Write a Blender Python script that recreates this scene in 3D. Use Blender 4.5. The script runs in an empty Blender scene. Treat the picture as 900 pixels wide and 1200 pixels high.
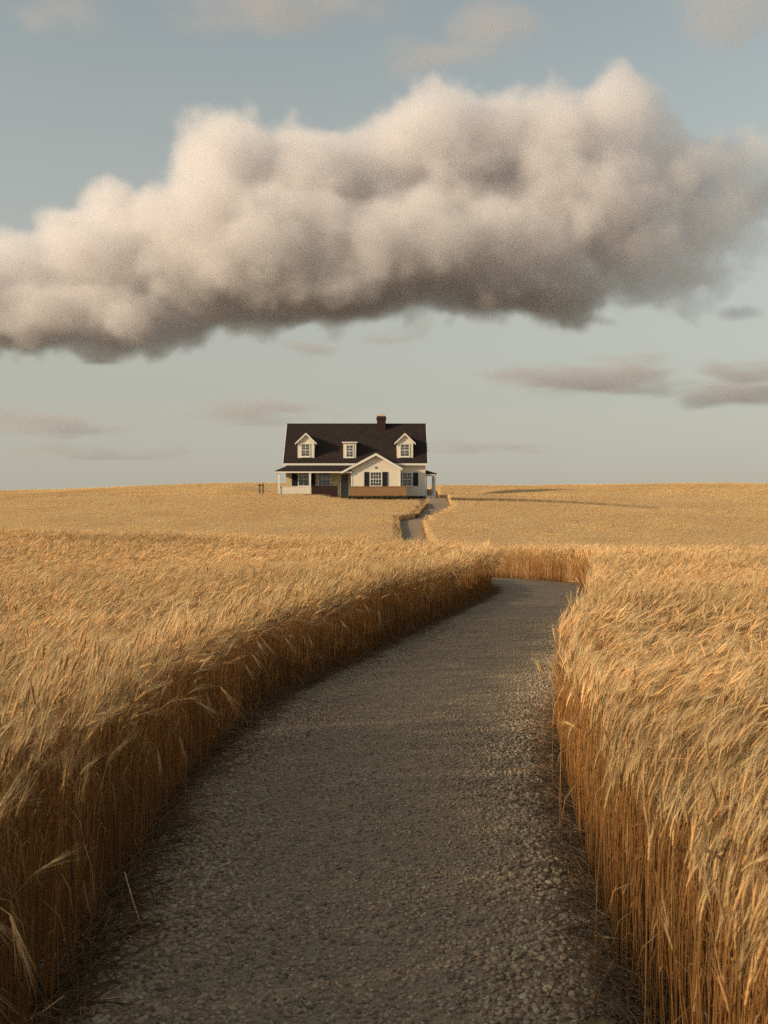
import bpy, bmesh, math, random
import numpy as np
from mathutils import Vector
rng = np.random.default_rng(7); random.seed(7)
S = bpy.context.scene; C = S.collection
F = 1287.0                                  # focal length in the photograph's pixels (900 x 1200)
EYE = 1.7
R_ = math.radians

# ------------------------------------------------------------------ helpers
def pchip(xs, ys):
    xs = np.array(xs, float); ys = np.array(ys, float)
    h = np.diff(xs); d = np.diff(ys)/h; m = np.zeros_like(xs)
    for i in range(1, len(xs)-1):
        if d[i-1]*d[i] > 0:
            w1 = 2*h[i]+h[i-1]; w2 = h[i]+2*h[i-1]
            m[i] = (w1+w2)/(w1/d[i-1]+w2/d[i])
    m[0] = d[0]; m[-1] = d[-1]
    def f(x):
        x = np.clip(np.asarray(x, float), xs[0], xs[-1])
        i = np.clip(np.searchsorted(xs, x)-1, 0, len(xs)-2)
        t = (x-xs[i])/h[i]; t2 = t*t; t3 = t2*t
        return (2*t3-3*t2+1)*ys[i]+(t3-2*t2+t)*h[i]*m[i]+(-2*t3+3*t2)*ys[i+1]+(t3-t2)*h[i]*m[i+1]
    return f
def sstep(a, b, x):
    t = np.clip((np.asarray(x, float)-a)/(b-a), 0, 1); return t*t*(3-2*t)
_g = np.random.default_rng(3).random((64, 64))
def vnoise(x, y, s):
    """smooth value noise 0..1, one cycle about every s metres"""
    x = np.asarray(x, float)/s; y = np.asarray(y, float)/s
    i = np.floor(x).astype(int); j = np.floor(y).astype(int); u = x-i; v = y-j
    u = u*u*(3-2*u); v = v*v*(3-2*v)
    a = _g[i % 64, j % 64]; b = _g[(i+1) % 64, j % 64]; c = _g[i % 64, (j+1) % 64]; d = _g[(i+1) % 64, (j+1) % 64]
    return (a*(1-u)+b*u)*(1-v)+(c*(1-u)+d*u)*v
def tag(o, label=None, cat=None, group=None, kind=None):
    if label: o['label'] = label
    if cat: o['category'] = cat
    if group: o['group'] = group
    if kind: o['kind'] = kind
    return o
def link(o, parent=None):
    C.objects.link(o)
    if parent is not None: o.parent = parent
    return o
def np_mesh(name, V, faces, mats, colors=None, smooth=False, fmat=None):
    """faces: list of (n, k) index arrays"""
    me = bpy.data.meshes.new(name)
    me.vertices.add(len(V)); me.vertices.foreach_set('co', np.ascontiguousarray(V, np.float32).ravel())
    loops = np.concatenate([f.ravel() for f in faces]).astype(np.int32)
    tot = np.concatenate([np.full(len(f), f.shape[1], np.int32) for f in faces])
    start = np.concatenate([[0], np.cumsum(tot)[:-1]]).astype(np.int32)
    me.loops.add(len(loops)); me.loops.foreach_set('vertex_index', loops)
    me.polygons.add(len(tot)); me.polygons.foreach_set('loop_start', start)
    if fmat is not None: me.polygons.foreach_set('material_index', fmat.astype(np.int32))
    if smooth: me.polygons.foreach_set('use_smooth', np.ones(len(tot), bool))
    me.update(calc_edges=True)
    if colors is not None:
        a = me.attributes.new('tint', 'FLOAT_COLOR', 'POINT')
        c4 = np.ones((len(V), 4), np.float32); c4[:, :3] = colors
        a.data.foreach_set('color', c4.ravel())
    for m in (mats if isinstance(mats, (list, tuple)) else [mats]): me.materials.append(m)
    return me

# ------------------------------------------------------------------ materials
class NT:
    def __init__(s, name):
        s.m = bpy.data.materials.new(name); s.m.use_nodes = True; s.t = s.m.node_tree; s.t.nodes.clear()
        s.out = s.n('ShaderNodeOutputMaterial')
    def n(s, k, **kw):
        o = s.t.nodes.new(k)
        for a, v in kw.items(): setattr(o, a, v)
        return o
    def l(s, a, b): s.t.links.new(a, b)
    def mix(s, fac, a, b, mode='MIX'):
        n = s.n('ShaderNodeMix', data_type='RGBA', blend_type=mode)
        for i, v in ((0, fac), (6, a), (7, b)):
            if hasattr(v, 'links'): s.l(v, n.inputs[i])
            elif isinstance(v, (int, float)): n.inputs[i].default_value = v
            else: n.inputs[i].default_value = (*v, 1)
        return n.outputs[2]
    def noise(s, scale, detail=4, rough=.5, vec=None, w=None):
        n = s.n('ShaderNodeTexNoise'); n.inputs['Scale'].default_value = scale
        n.inputs['Detail'].default_value = detail; n.inputs['Roughness'].default_value = rough
        s.l(vec if vec is not None else s.pos(), n.inputs['Vector']); return n
    def pos(s):
        if not hasattr(s, '_p'): s._p = s.n('ShaderNodeTexCoord').outputs['Object']
        return s._p
    def ramp(s, fac, stops):
        n = s.n('ShaderNodeValToRGB'); e = n.color_ramp.elements
        while len(e) < len(stops): e.new(.5)
        for i, (p, c) in enumerate(stops):
            e[i].position = p; e[i].color = (*c, 1) if not isinstance(c, (int, float)) else (c, c, c, 1)
        s.l(fac, n.inputs[0]); return n.outputs[0]
    def bump(s, h, strength=.5, dist=.02, normal=None):
        n = s.n('ShaderNodeBump'); n.inputs['Strength'].default_value = strength; n.inputs['Distance'].default_value = dist
        s.l(h, n.inputs['Height'])
        if normal is not None: s.l(normal, n.inputs['Normal'])
        return n.outputs[0]
    def bsdf(s, color, rough=.7, spec=.3, normal=None, connect=True):
        b = s.n('ShaderNodeBsdfPrincipled')
        if hasattr(color, 'links'): s.l(color, b.inputs['Base Color'])
        else: b.inputs['Base Color'].default_value = (*color, 1)
        b.inputs['Roughness'].default_value = rough; b.inputs['Specular IOR Level'].default_value = spec
        if normal is not None: s.l(normal, b.inputs['Normal'])
        if connect: s.l(b.outputs[0], s.out.inputs['Surface'])
        return b

def mat_plain(name, col, rough=.6, var=.15, scale=6, spec=.3, bump=0):
    t = NT(name); n = t.noise(scale, 5, .6)
    a = tuple(c*(1-var) for c in col); b = tuple(min(1, c*(1+var)) for c in col)
    nm = t.bump(n.outputs[0], bump, .02) if bump else None
    t.bsdf(t.mix(n.outputs[0], a, b), rough, spec, nm); return t.m
def mat_straw(name, trans=.3):
    t = NT(name)
    at = t.n('ShaderNodeAttribute', attribute_name='tint')
    b = t.bsdf(at.outputs['Color'], .55, .25, connect=False)
    tr = t.n('ShaderNodeBsdfTranslucent'); t.l(at.outputs['Color'], tr.inputs['Color'])
    mx = t.n('ShaderNodeMixShader'); mx.inputs[0].default_value = trans
    t.l(b.outputs[0], mx.inputs[1]); t.l(tr.outputs[0], mx.inputs[2]); t.l(mx.outputs[0], t.out.inputs['Surface'])
    return t.m
def mat_siding(name, col):
    t = NT(name)
    sx = t.n('ShaderNodeSeparateXYZ'); t.l(t.pos(), sx.inputs[0])
    m = t.n('ShaderNodeMath', operation='MULTIPLY'); t.l(sx.outputs[2], m.inputs[0]); m.inputs[1].default_value = 1/.16
    fr = t.n('ShaderNodeMath', operation='FRACT'); t.l(m.outputs[0], fr.inputs[0])
    iv = t.n('ShaderNodeMath', operation='SUBTRACT'); iv.inputs[0].default_value = 1; t.l(fr.outputs[0], iv.inputs[1])
    n = t.noise(1.3, 6, .65)
    st = t.n('ShaderNodeTexNoise'); mp = t.n('ShaderNodeMapping'); mp.inputs['Scale'].default_value = (3, 3, .25)
    t.l(t.pos(), mp.inputs[0]); t.l(mp.outputs[0], st.inputs['Vector']); st.inputs['Scale'].default_value = 1.5; st.inputs['Detail'].default_value = 5
    c = t.mix(t.ramp(n.outputs[0], [(.35, 0.), (.75, .3)]), col, tuple(x*y for x, y in zip(col, (.8, .75, .66))))
    c = t.mix(t.ramp(st.outputs[0], [(.5, 0.), (.8, .25)]), c, tuple(x*y for x, y in zip(col, (.62, .55, .46))))
    t.bsdf(c, .55, .3, t.bump(iv.outputs[0], .6, .025)); return t.m
def mat_brick(name, c1, c2, mortar, scale=1.0, swap=True):
    t = NT(name)
    mp = t.n('ShaderNodeMapping'); mp.inputs['Rotation'].default_value = (R_(90), 0, 0) if swap else (0, 0, 0)
    t.l(t.pos(), mp.inputs[0])
    b = t.n('ShaderNodeTexBrick'); t.l(mp.outputs[0], b.inputs['Vector'])
    b.inputs['Color1'].default_value = (*c1, 1); b.inputs['Color2'].default_value = (*c2, 1); b.inputs['Mortar'].default_value = (*mortar, 1)
    b.inputs['Scale'].default_value = scale; b.inputs['Brick Width'].default_value = .22; b.inputs['Row Height'].default_value = .075
    b.inputs['Mortar Size'].default_value = .008
    n = t.noise(2.2, 5, .6)
    t.bsdf(t.mix(t.ramp(n.outputs[0], [(.3, 0.), (.8, .55)]), b.outputs['Color'], tuple(x*.55 for x in c1)), .85, .2, t.bump(b.outputs['Fac'], -.5, .01)); return t.m
def mat_shingle(name, col):
    t = NT(name)
    sx = t.n('ShaderNodeSeparateXYZ'); t.l(t.pos(), sx.inputs[0])
    cb = t.n('ShaderNodeCombineXYZ'); t.l(sx.outputs[0], cb.inputs[0]); t.l(sx.outputs[2], cb.inputs[1])
    b = t.n('ShaderNodeTexBrick'); t.l(cb.outputs[0], b.inputs['Vector']); b.inputs['Scale'].default_value = 1
    b.inputs['Brick Width'].default_value = .34; b.inputs['Row Height'].default_value = .11; b.inputs['Mortar Size'].default_value = .006
    b.inputs['Color1'].default_value = (*[c*.75 for c in col], 1); b.inputs['Color2'].default_value = (*[c*1.35 for c in col], 1)
    b.inputs['Mortar'].default_value = (*[c*.4 for c in col], 1)
    n = t.noise(.9, 6, .65)
    c = t.mix(t.ramp(n.outputs[0], [(.35, 0.), (.8, .5)]), b.outputs['Color'], tuple(x*y for x, y in zip(col, (1.6, 1.35, 1.25))))
    t.bsdf(c, .9, .15, t.bump(b.outputs['Fac'], -.4, .01)); return t.m
def mat_glass(name):
    t = NT(name)
    tr = t.n('ShaderNodeBsdfTransparent'); tr.inputs[0].default_value = (.92, .93, .92, 1)
    gl = t.n('ShaderNodeBsdfGlossy'); gl.inputs['Roughness'].default_value = .03
    n = t.noise(1.5, 2, .5); t.l(t.bump(n.outputs[0], .06, .05), gl.inputs['Normal'])
    fr = t.n('ShaderNodeFresnel'); fr.inputs[0].default_value = 1.7
    mx = t.n('ShaderNodeMixShader'); t.l(fr.outputs[0], mx.inputs[0]); t.l(tr.outputs[0], mx.inputs[1]); t.l(gl.outputs[0], mx.inputs[2])
    t.l(mx.outputs[0], t.out.inputs['Surface']); return t.m

M = {}
M['straw'] = mat_straw('ripe_straw', .3)
M['litter'] = mat_straw('dead_straw', .1)
M['siding'] = mat_siding('white_siding', (.74, .66, .52))
M['trim'] = mat_plain('white_trim_paint', (.74, .7, .61), .5, .08, 2)
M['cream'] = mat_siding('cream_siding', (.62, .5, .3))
M['shingle'] = mat_shingle('brown_shingles', (.027, .0195, .017))
M['brick'] = mat_brick('orange_brick', (.37, .185, .07), (.29, .14, .055), (.34, .23, .13))
M['dark_brick'] = mat_brick('dark_brick', (.05, .021, .015), (.035, .016, .012), (.045, .03, .024))
M['cap'] = mat_plain('clay_cap', (.55, .42, .26), .7, .15, 5)
M['shutter'] = mat_plain('black_paint', (.012, .012, .016), .5, .2, 5)
M['door'] = mat_plain('grey_door_paint', (.11, .115, .11), .5, .1, 3)
M['metal'] = mat_plain('dull_brass', (.3, .22, .1), .4, .1, 8, .6)
M['dark'] = mat_plain('dark_room', (.02, .019, .018), .9, .2, 2)
M['blind'] = mat_plain('pale_blind', (.66, .62, .52), .8, .08, 3)
M['glass'] = mat_glass('window_glass')
M['wood'] = mat_plain('weathered_wood', (.075, .042, .026), .85, .3, 9, .2, .4)
M['floor'] = mat_plain('porch_boards', (.2, .17, .13), .8, .15, 3)

def mat_soil():
    t = NT('dark_soil'); n = t.noise(3, 8, .65); n2 = t.noise(40, 5, .6)
    c = t.mix(n.outputs[0], (.055, .036, .022), (.12, .082, .048))
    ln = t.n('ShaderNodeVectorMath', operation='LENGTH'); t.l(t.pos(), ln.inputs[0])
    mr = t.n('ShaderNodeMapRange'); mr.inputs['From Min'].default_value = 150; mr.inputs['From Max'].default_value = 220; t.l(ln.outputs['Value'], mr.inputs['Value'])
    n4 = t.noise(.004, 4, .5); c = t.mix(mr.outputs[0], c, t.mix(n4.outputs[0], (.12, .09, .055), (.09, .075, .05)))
    t.bsdf(c, .95, .1, t.bump(n2.outputs[0], .7, .03)); return t.m
def mat_gravel():
    t = NT('packed_gravel')
    v = t.n('ShaderNodeTexVoronoi'); v.inputs['Scale'].default_value = 42; t.l(t.pos(), v.inputs['Vector'])
    v2 = t.n('ShaderNodeTexVoronoi'); v2.inputs['Scale'].default_value = 17; t.l(t.pos(), v2.inputs['Vector'])
    n = t.noise(.9, 6, .6); n3 = t.noise(9, 6, .7)
    sp = t.n('ShaderNodeSeparateColor'); t.l(v.outputs['Color'], sp.inputs[0])
    sp2 = t.n('ShaderNodeSeparateColor'); t.l(v2.outputs['Color'], sp2.inputs[0])
    c = t.mix(sp.outputs[0], (.25, .18, .112), (.42, .312, .2))
    c = t.mix(t.ramp(sp2.outputs[1], [(.55, 0.), (.9, .55)]), c, (.33, .265, .19))
    c = t.mix(t.ramp(n3.outputs[0], [(.3, .4), (.6, 0.)]), c, (.13, .10, .068))
    c = t.mix(t.ramp(n.outputs[0], [(.35, .55), (.65, 0.)]), c, (.245, .186, .124))
    nm = t.bump(v.outputs['Distance'], -.8, .02); nm = t.bump(v2.outputs['Distance'], -.5, .03, nm)
    nm = t.bump(n3.outputs[0], .5, .04, nm)
    t.bsdf(c, .9, .15, nm); return t.m
def mat_stone():
    t = NT('gravel_stone'); at = t.n('ShaderNodeAttribute', attribute_name='tint'); n = t.noise(60, 4, .6)
    c = t.mix(.35, at.outputs['Color'], t.ramp(n.outputs[0], [(.3, .5), (.7, 1.)]), 'MULTIPLY')
    t.bsdf(c, .85, .2, t.bump(n.outputs[0], .4, .006)); return t.m
def mat_canopy():
    t = NT('ripe_crop_mass'); n = t.noise(.35, 6, .6); n2 = t.noise(7, 6, .75)
    mp = t.n('ShaderNodeMapping'); mp.inputs['Scale'].default_value = (.12, .7, 1); t.l(t.pos(), mp.inputs[0])
    n3 = t.noise(1, 5, .6, mp.outputs[0])
    c = t.mix(t.ramp(n2.outputs[0], [(.3, 0.), (.7, 1.)]), (.52, .335, .155), (.68, .46, .235))
    c = t.mix(t.ramp(n.outputs[0], [(.35, .35), (.7, 0.)]), c, (.56, .34, .145))
    c = t.mix(t.ramp(n3.outputs[0], [(.4, .4), (.65, 0.)]), c, (.54, .325, .14))
    t.bsdf(c, .9, .1, t.bump(n2.outputs[0], .8, .12)); return t.m
M['soil'] = mat_soil(); M['gravel'] = mat_gravel(); M['stone'] = mat_stone(); M['canopy'] = mat_canopy()

# ------------------------------------------------------------------ terrain and path plan
_prof = pchip([-60, 0, 18, 26, 34, 42, 52, 60, 72, 82, 86, 93.5, 97, 101, 106, 118, 132, 142, 160, 230, 400, 12000],
              [0, 0, 0, -.06, -.33, -1.0, -1.5, -1.25, -.40, .47, .9, 1.8, 2.2, 2.62, 3.02, 3.8, 4.6, 4.74, 4.3, 0, -6, -30])
_left = pchip([-150, -40, -14, -1, 1, 3, 4.2, 60], [.88, .83, .73, .38, .18, 0, -.02, 0])
_crest = pchip([-160, -46, -21, -15, 7, 46, 160], [-2.0, -.8, 0, .1, -.2, .12, .3])
def H(x, y):
    x = np.asarray(x, float); y = np.asarray(y, float)
    z = _prof(y)
    z = z+_left(x)*sstep(24, 38, y)*(1-sstep(40, 62, y))
    z = z+_crest(x)*sstep(70, 130, y)
    z = z+(vnoise(x, y, 9)-.5)*.10*sstep(12, 30, y)
    pad = sstep(-17, -11.5, x)*(1-sstep(8, 14, x))*sstep(101.5, 104.3, y)*(1-sstep(117, 124, y))
    return z*(1-pad)+3.0*pad
XR = pchip([-20, -3, 0, 3.65, 5.47, 6.63, 9.1, 10.2, 12.2, 15.1, 18.5, 21.9, 25, 27, 29.5, 31.8, 33.7, 37, 42, 50, 60, 72, 82, 86.5, 89, 92, 95, 100, 106, 114],
           [.45, .68, .72, .82, .99, 1.07, 1.46, 1.78, 2.26, 2.82, 3.5, 4.15, 4.65, 4.75, 4.3, 3.8, 3.2, 2.0, .5, -.3, .7, 2.75, 2.85, 3.2, 4.0, 4.9, 5.6, 5.85, 5.8, 5.9])
XL = pchip([-20, 0, 3, 4.33, 6.63, 7.8, 9.5, 11.8, 16.2, 21.9, 24, 26, 28.5, 32, 36, 42, 50, 60, 72, 83.5, 86, 87, 88.3, 94, 100, 106, 114],
           [-1.15, -1.1, -1.1, -1.13, -1.22, -1.18, -1.0, -.46, .63, 2.04, 2.35, 2.38, 2.0, 1.2, .2, -1.0, -1.9, -1.3, 1.1, 1.12, 1.1, 1.4, 2.5, 3.45, 4.05, 4.1, 4.2])
def edge_d(x, y):
    """distance outside the path (positive in the crop), side -1 left, +1 right"""
    xl = XL(y)+(vnoise(x*0+3, y, .9)-.5)*.11*(1-sstep(40, 60, y)); xr = XR(y)+(vnoise(x*0+9, y, 1.1)-.5)*.11*(1-sstep(40, 60, y))
    sl = (XL(y+.15)-XL(y-.15))/.3; sr = (XR(y+.15)-XR(y-.15))/.3
    dl = (xl-x)/np.sqrt(1+sl**2); dr = (x-xr)/np.sqrt(1+sr**2)
    return np.maximum(dl, dr), np.where(dl > dr, -1, 1)
YB = pchip([-30, -12, -6, -2.5, 3, 6.3, 7, 40], [104, 104, 103.4, 99.8, 99.6, 104, 104, 104])
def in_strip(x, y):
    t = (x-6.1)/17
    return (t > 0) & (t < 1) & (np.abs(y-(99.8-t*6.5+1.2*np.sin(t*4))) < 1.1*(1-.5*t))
def in_yard(x, y):
    return (x > -11.3) & (x < 6.6) & (y > YB(x)) & (y < 117.5)

def grid_mesh(xs, ys, zf):
    X, Y = np.meshgrid(xs, ys); V = np.stack([X, Y, zf(X, Y)], -1).reshape(-1, 3)
    nx, ny = len(xs), len(ys)
    i = (np.arange(ny-1)[:, None]*nx+np.arange(nx-1)[None]).ravel()
    return V, np.stack([i, i+1, i+nx+1, i+nx], 1)
gx = np.unique(np.concatenate([np.linspace(-9000, -160, 13), np.linspace(-160, -20, 36), np.linspace(-20, 20, 81), np.linspace(20, 160, 36), np.linspace(160, 9000, 13)]))
gy = np.unique(np.concatenate([np.linspace(-60, 0, 13), np.linspace(0, 60, 121), np.linspace(60, 160, 101), np.linspace(160, 12000, 60)]))
V, Fq = grid_mesh(gx, gy, lambda x, y: H(x, y))
link(tag(bpy.data.objects.new('ground', np_mesh('ground', V, [Fq], M['soil'], smooth=True)), kind='structure'))
# gravel path: one strip laid a little above the soil
ys = np.concatenate([np.arange(-8, 40, .12), np.arange(40, 108.5, .4)]); nc = 17
tt = np.linspace(0, 1, nc)
xl = XL(ys)-.12+(vnoise(ys*0+5, ys, .5)-.5)*.2; xr = XR(ys)+.12+(vnoise(ys*0+11, ys, .5)-.5)*.2
X = xl[:, None]+(xr-xl)[:, None]*tt; Y = np.repeat(ys[:, None], nc, 1)
Z = H(X, Y)+.006+.03*(1-(2*tt-1)**4)+(vnoise(X, Y, .45)-.5)*.02*(1-np.abs(2*tt-1)**6)
V = np.stack([X, Y, Z], -1).reshape(-1, 3)
i = (np.arange(len(ys)-1)[:, None]*nc+np.arange(nc-1)[None]).ravel()
link(tag(bpy.data.objects.new('path', np_mesh('path', V, [np.stack([i, i+1, i+nc+1, i+nc], 1)], M['gravel'], smooth=True)), kind='structure'))
def path_z(x, y):
    t = (x-XL(y)+.12)/(XR(y)-XL(y)+.24)
    return H(x, y)+.006+.03*(1-(2*np.clip(t, 0, 1)-1)**4)+(vnoise(x, y, .45)-.5)*.02*(1-np.abs(2*np.clip(t, 0, 1)-1)**6)

# ------------------------------------------------------------------ loose gravel
def stones(y0, y1, per_m2, sub, r0, r1):
    bm = bmesh.new(); bmesh.ops.create_icosphere(bm, subdivisions=sub, radius=1)
    bv = np.array([v.co[:] for v in bm.verts]); bf = np.array([[v.index for v in f.verts] for f in bm.faces]); bm.free()
    n = int((y1-y0)*3.2*per_m2)
    y = rng.uniform(y0, y1, n); x = rng.uniform(-1.8, 3.2, n)
    n = int((y1-y0)*5.0*per_m2); y = rng.uniform(y0, y1, n); x = rng.uniform(-1.9, 3.1, n)
    t = (x-XL(y))/(XR(y)-XL(y))
    side = np.abs(2*t-1)
    # loose stones gather on the edges and thin out in the worn middle
    keep = (t > -.06) & (t < 1.06) & (rng.random(n) < .85+.15*np.maximum(sstep(.25, .8, side), sstep(10, 5, y)))
    x, y, side = x[keep], y[keep], side[keep]; n = len(x)
    r = (r0+(r1-r0)*rng.random(n)**2.2)*(.75+.45*sstep(.3, .9, side))
    sc = np.stack([rng.uniform(.75, 1.3, n), rng.uniform(.75, 1.2, n), rng.uniform(.45, .85, n)], 1)*r[:, None]
    a = rng.uniform(0, 6.28, n); b = rng.uniform(-.5, .5, n)
    W = bv[None]*(1+rng.uniform(-.2, .2, (n, len(bv), 1)))*sc[:, None]
    ca, sa, cb, sb = np.cos(a)[:, None], np.sin(a)[:, None], np.cos(b)[:, None], np.sin(b)[:, None]
    px, py, pz = W[..., 0], W[..., 1]*cb-W[..., 2]*sb, W[..., 1]*sb+W[..., 2]*cb
    W = np.stack([px*ca-py*sa+x[:, None], px*sa+py*ca+y[:, None], pz+(path_z(x, y)+r*rng.uniform(.0, .4, n))[:, None]], -1)
    k = rng.normal(1, .27, (n, 1)).clip(.45, 1.9)
    col = np.array([.375, .283, .186])*k+rng.normal(0, .008, (n, 3)); col = np.repeat(col[:, None], len(bv), 1).clip(.03, .5)
    return W.reshape(-1, 3), (bf[None]+(np.arange(n)*len(bv))[:, None, None]).reshape(-1, 3), col.reshape(-1, 3)
parts = [stones(2.0, 5.2, 3300, 2, .0055, .0145), stones(5.2, 9.5, 2700, 1, .0065, .0145), stones(9.5, 17, 1200, 1, .007, .0135)]
o = 0; Vs, Fs, Cs = [], [], []
for v, f, c in parts: Vs.append(v); Fs.append(f+o); Cs.append(c); o += len(v)
g = link(bpy.data.objects.new('gravel', np_mesh('gravel', np.concatenate(Vs), [np.concatenate(Fs)], M['stone'], np.concatenate(Cs), smooth=False)))
tag(g, 'loose grey brown gravel stones covering the near end of the path', 'gravel', kind='stuff')

# ------------------------------------------------------------------ ripe grain
STEM = np.array([.37, .19, .065]); EAR = np.array([.60, .39, .175]); AWN = np.array([.84, .635, .37]); LEAF = np.array([.42, .25, .10])
def wheat(x, y, lod, edge=None, side=None, hscale=1.0):
    """one continuous stalk + ear per plant, plus awns and a dry leaf; every plant bends with the wind towards +x"""
    n = len(x); z0 = H(x, y)
    gust = vnoise(x, y*.7, 2.6); gust2 = vnoise(x+40, y+17, 7.)
    clump = vnoise(x+5, y+3, .55)
    h = (.80+.06*rng.normal(0, 1, n).clip(-2, 2)+.08*(gust2-.5)+.10*(clump-.5))*hscale*(1+.17*sstep(9.5, 3.5, y)*(x < 0))
    phi = rng.normal(-.15, .75, n)+(gust-.5)*1.3                     # bend direction about +x
    a_end = rng.normal(.82, .26, n)+(gust-.5)*.8; a0 = rng.normal(0, .045, n)*np.where(rng.random(n) < .15, 2.5, 1)
    if edge is not None:
        rim = (edge < .14)
        lean = rim & (rng.random(n) < .025)
        phi = np.where(lean, np.where(side < 0, 0, np.pi)+rng.normal(0, .6, n), phi)
        a0 = np.where(lean, rng.uniform(.05, .22, n), a0)
        h = np.where(rim, h*(1-.16*rng.random(n)**3), h)
        up_ = (edge < .13) & (rng.random(n) < .85)
        a_end = np.where(up_, a_end*.4, a_end); h = np.where(up_, h*np.where(side < 0, 1.08, .95), h)
        broken = rim & (rng.random(n) < .022)
        a_end = np.where(broken, rng.uniform(1.9, 2.9, n), a_end)
    a_end = a_end.clip(.12, 2.9)
    nod = rng.uniform(.05, .4, n)
    ss, es, sides, na = {0: ([0, .35, .65, .86, 1], [.1, .24, .38, .52, .66, .8, 1], 4, 15), 1: ([0, .5, .84, 1], [.35, 1], 3, 7), 2: ([0, .6, 1], [.4, 1], 3, 5)}[lod]
    k = {0: 1., 1: 1.3, 2: 2.2}[lod]
    el = rng.uniform(.065, .1, n)*(1+.25*lod)
    # centre line
    d = np.stack([np.cos(phi), np.sin(phi), np.zeros(n)], 1); up = np.array([0, 0, 1.])
    P = [np.stack([x, y, z0-.01], 1)]; A = [a0]
    for s0, s1 in zip(ss[:-1], ss[1:]):
        am = a0+(a_end-a0)*((s0+s1)/2)**4.5
        P.append(P[-1]+(h*(s1-s0))[:, None]*(np.sin(am)[:, None]*d+np.cos(am)[:, None]*up)); A.append(a0+(a_end-a0)*s1**4.5)
    e0 = 0; 
    for e in es:
        am = a_end+nod*(e0+e)/2
        P.append(P[-1]+(el*(e-e0))[:, None]*(np.sin(am)[:, None]*d+np.cos(am)[:, None]*up)); A.append(a_end+nod*e); e0 = e
    rad = [.0017, .0016, .0014, .0012, .001][:len(ss)]
    if lod == 1: rad = [.0017, .0015, .0012, .0011]
    if lod == 2: rad = [.0016, .0014, .0012]
    erad = {0: [.0046, .0034, .0056, .0037, .0052, .0032, .001], 1: [.0055, .0014], 2: [.0042, .0015]}[lod]
    rad = np.array(rad+erad)*k
    nr = len(P); nv = sides
    u = np.stack([-np.sin(phi), np.cos(phi), np.zeros(n)], 1)
    rings = []; ang0 = rng.uniform(0, 1.5, n)
    for r in range(nr):
        w = np.cos(A[r])[:, None]*d-np.sin(A[r])[:, None]*up
        for q in range(sides):
            an = ang0+q*2*np.pi/sides
            rings.append(P[r]+rad[r]*(np.cos(an)[:, None]*u+np.sin(an)[:, None]*w))
    V = [np.stack(rings, 1)]                                            # n, nr*sides, 3
    base = nr*sides
    quads = []
    for r in range(nr-1):
        for q in range(sides):
            q2 = (q+1) % sides; quads.append([r*sides+q, r*sides+q2, (r+1)*sides+q2, (r+1)*sides+q])
    tint = rng.normal(1, .13, n).clip(.6, 1.4)[:, None]
    patch = vnoise(x, y, 3.5)[:, None]; big = vnoise(x+9, y+70, 14.)[:, None]
    warm = rng.random((n, 1))
    def shade(c, lo=.0):
        cc = c[None]*tint*(.78+.38*patch)*(.9+.2*big)*(.86+.28*clump[:, None])
        olive = np.array([.95, 1.0, .93]); rust = np.array([1.06, .9, .72])
        return cc*(olive*warm+rust*(1-warm))
    dark_ear = rng.random((n, 1)) < .05
    stemc, earc, awnc, leafc = shade(STEM), shade(EAR), shade(AWN), shade(LEAF)
    earc = np.where(dark_ear, earc*.42, earc); awnc = np.where(dark_ear, awnc*.5, awnc)
    ns = len(ss)
    Cc = np.empty((n, base, 3))
    for r in range(nr):
        f = max(0, (r-ns+2)/1.0) if r < ns else 1
        f = min(1, f)
        Cc[:, r*sides:(r+1)*sides] = (stemc*(1-f)+earc*f)[:, None]
    Cl = [Cc]
    tris = []
    # awns: fine bristles fanning out of the ear
    ne = nr-ns+1
    for j in range(na):
        fr = (j+.5)/na*.8; pos = fr*(ne-1); i0 = int(pos); t = pos-i0
        p = P[ns-1+i0]*(1-t)+P[min(ns+i0, nr-1)]*t; a = A[ns-1+i0]*(1-t)+A[min(ns+i0, nr-1)]*t
        tang = np.sin(a)[:, None]*d+np.cos(a)[:, None]*up
        w = np.cos(a)[:, None]*d-np.sin(a)[:, None]*up
        an = rng.uniform(0, 6.28, n)[:, None]; out = np.cos(an)*u+np.sin(an)*w
        side_v = np.cos(an+1.57)*u+np.sin(an+1.57)*w
        L = rng.uniform(.09, .15, n)[:, None]*(1+.1*lod); sp = rng.uniform(.08, .36, n)[:, None]
        tip = p+L*(tang+sp*out)-np.array([0, 0, 1.])*L*.08
        wd = .00055*{0: 1.15, 1: 2.4, 2: 6.}[lod]
        b = base+3*j
        V.append(np.stack([p+out*.002*k-side_v*wd, p+out*.002*k+side_v*wd, tip], 1)); tris.append([b, b+1, b+2])
        Cl.append(np.repeat(awnc[:, None], 3, 1))
    b = base+3*na
    # one dry leaf
    if lod < 2:
        s = 2 if lod == 0 else 1
        f = rng.uniform(.02, .98, n)[:, None]; p = P[1]*f+P[3]*(1-f) if lod == 0 else P[0]*(1-f*.8)+P[1]*f*.8
        an = rng.uniform(0, 6.28, n)[:, None]; o = np.concatenate([np.cos(an), np.sin(an), 0*an], 1); sv = np.concatenate([-np.sin(an), np.cos(an), 0*an], 1)
        L = (rng.uniform(.06, .22, n)*np.where(rng.random(n) < .5, .15, 1))[:, None]; wd = .0026*k; dr_ = rng.uniform(-.5, .5, n)[:, None]
        p1 = p+L*(.25*o+np.array([0, 0, .55])); p2 = p+L*(.6*o+np.array([0, 0, .42])+np.array([0, 0, .6])*dr_); p3 = p+L*(.78*o-np.array([0, 0, .1])+np.array([0, 0, 1.3])*dr_)
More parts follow.
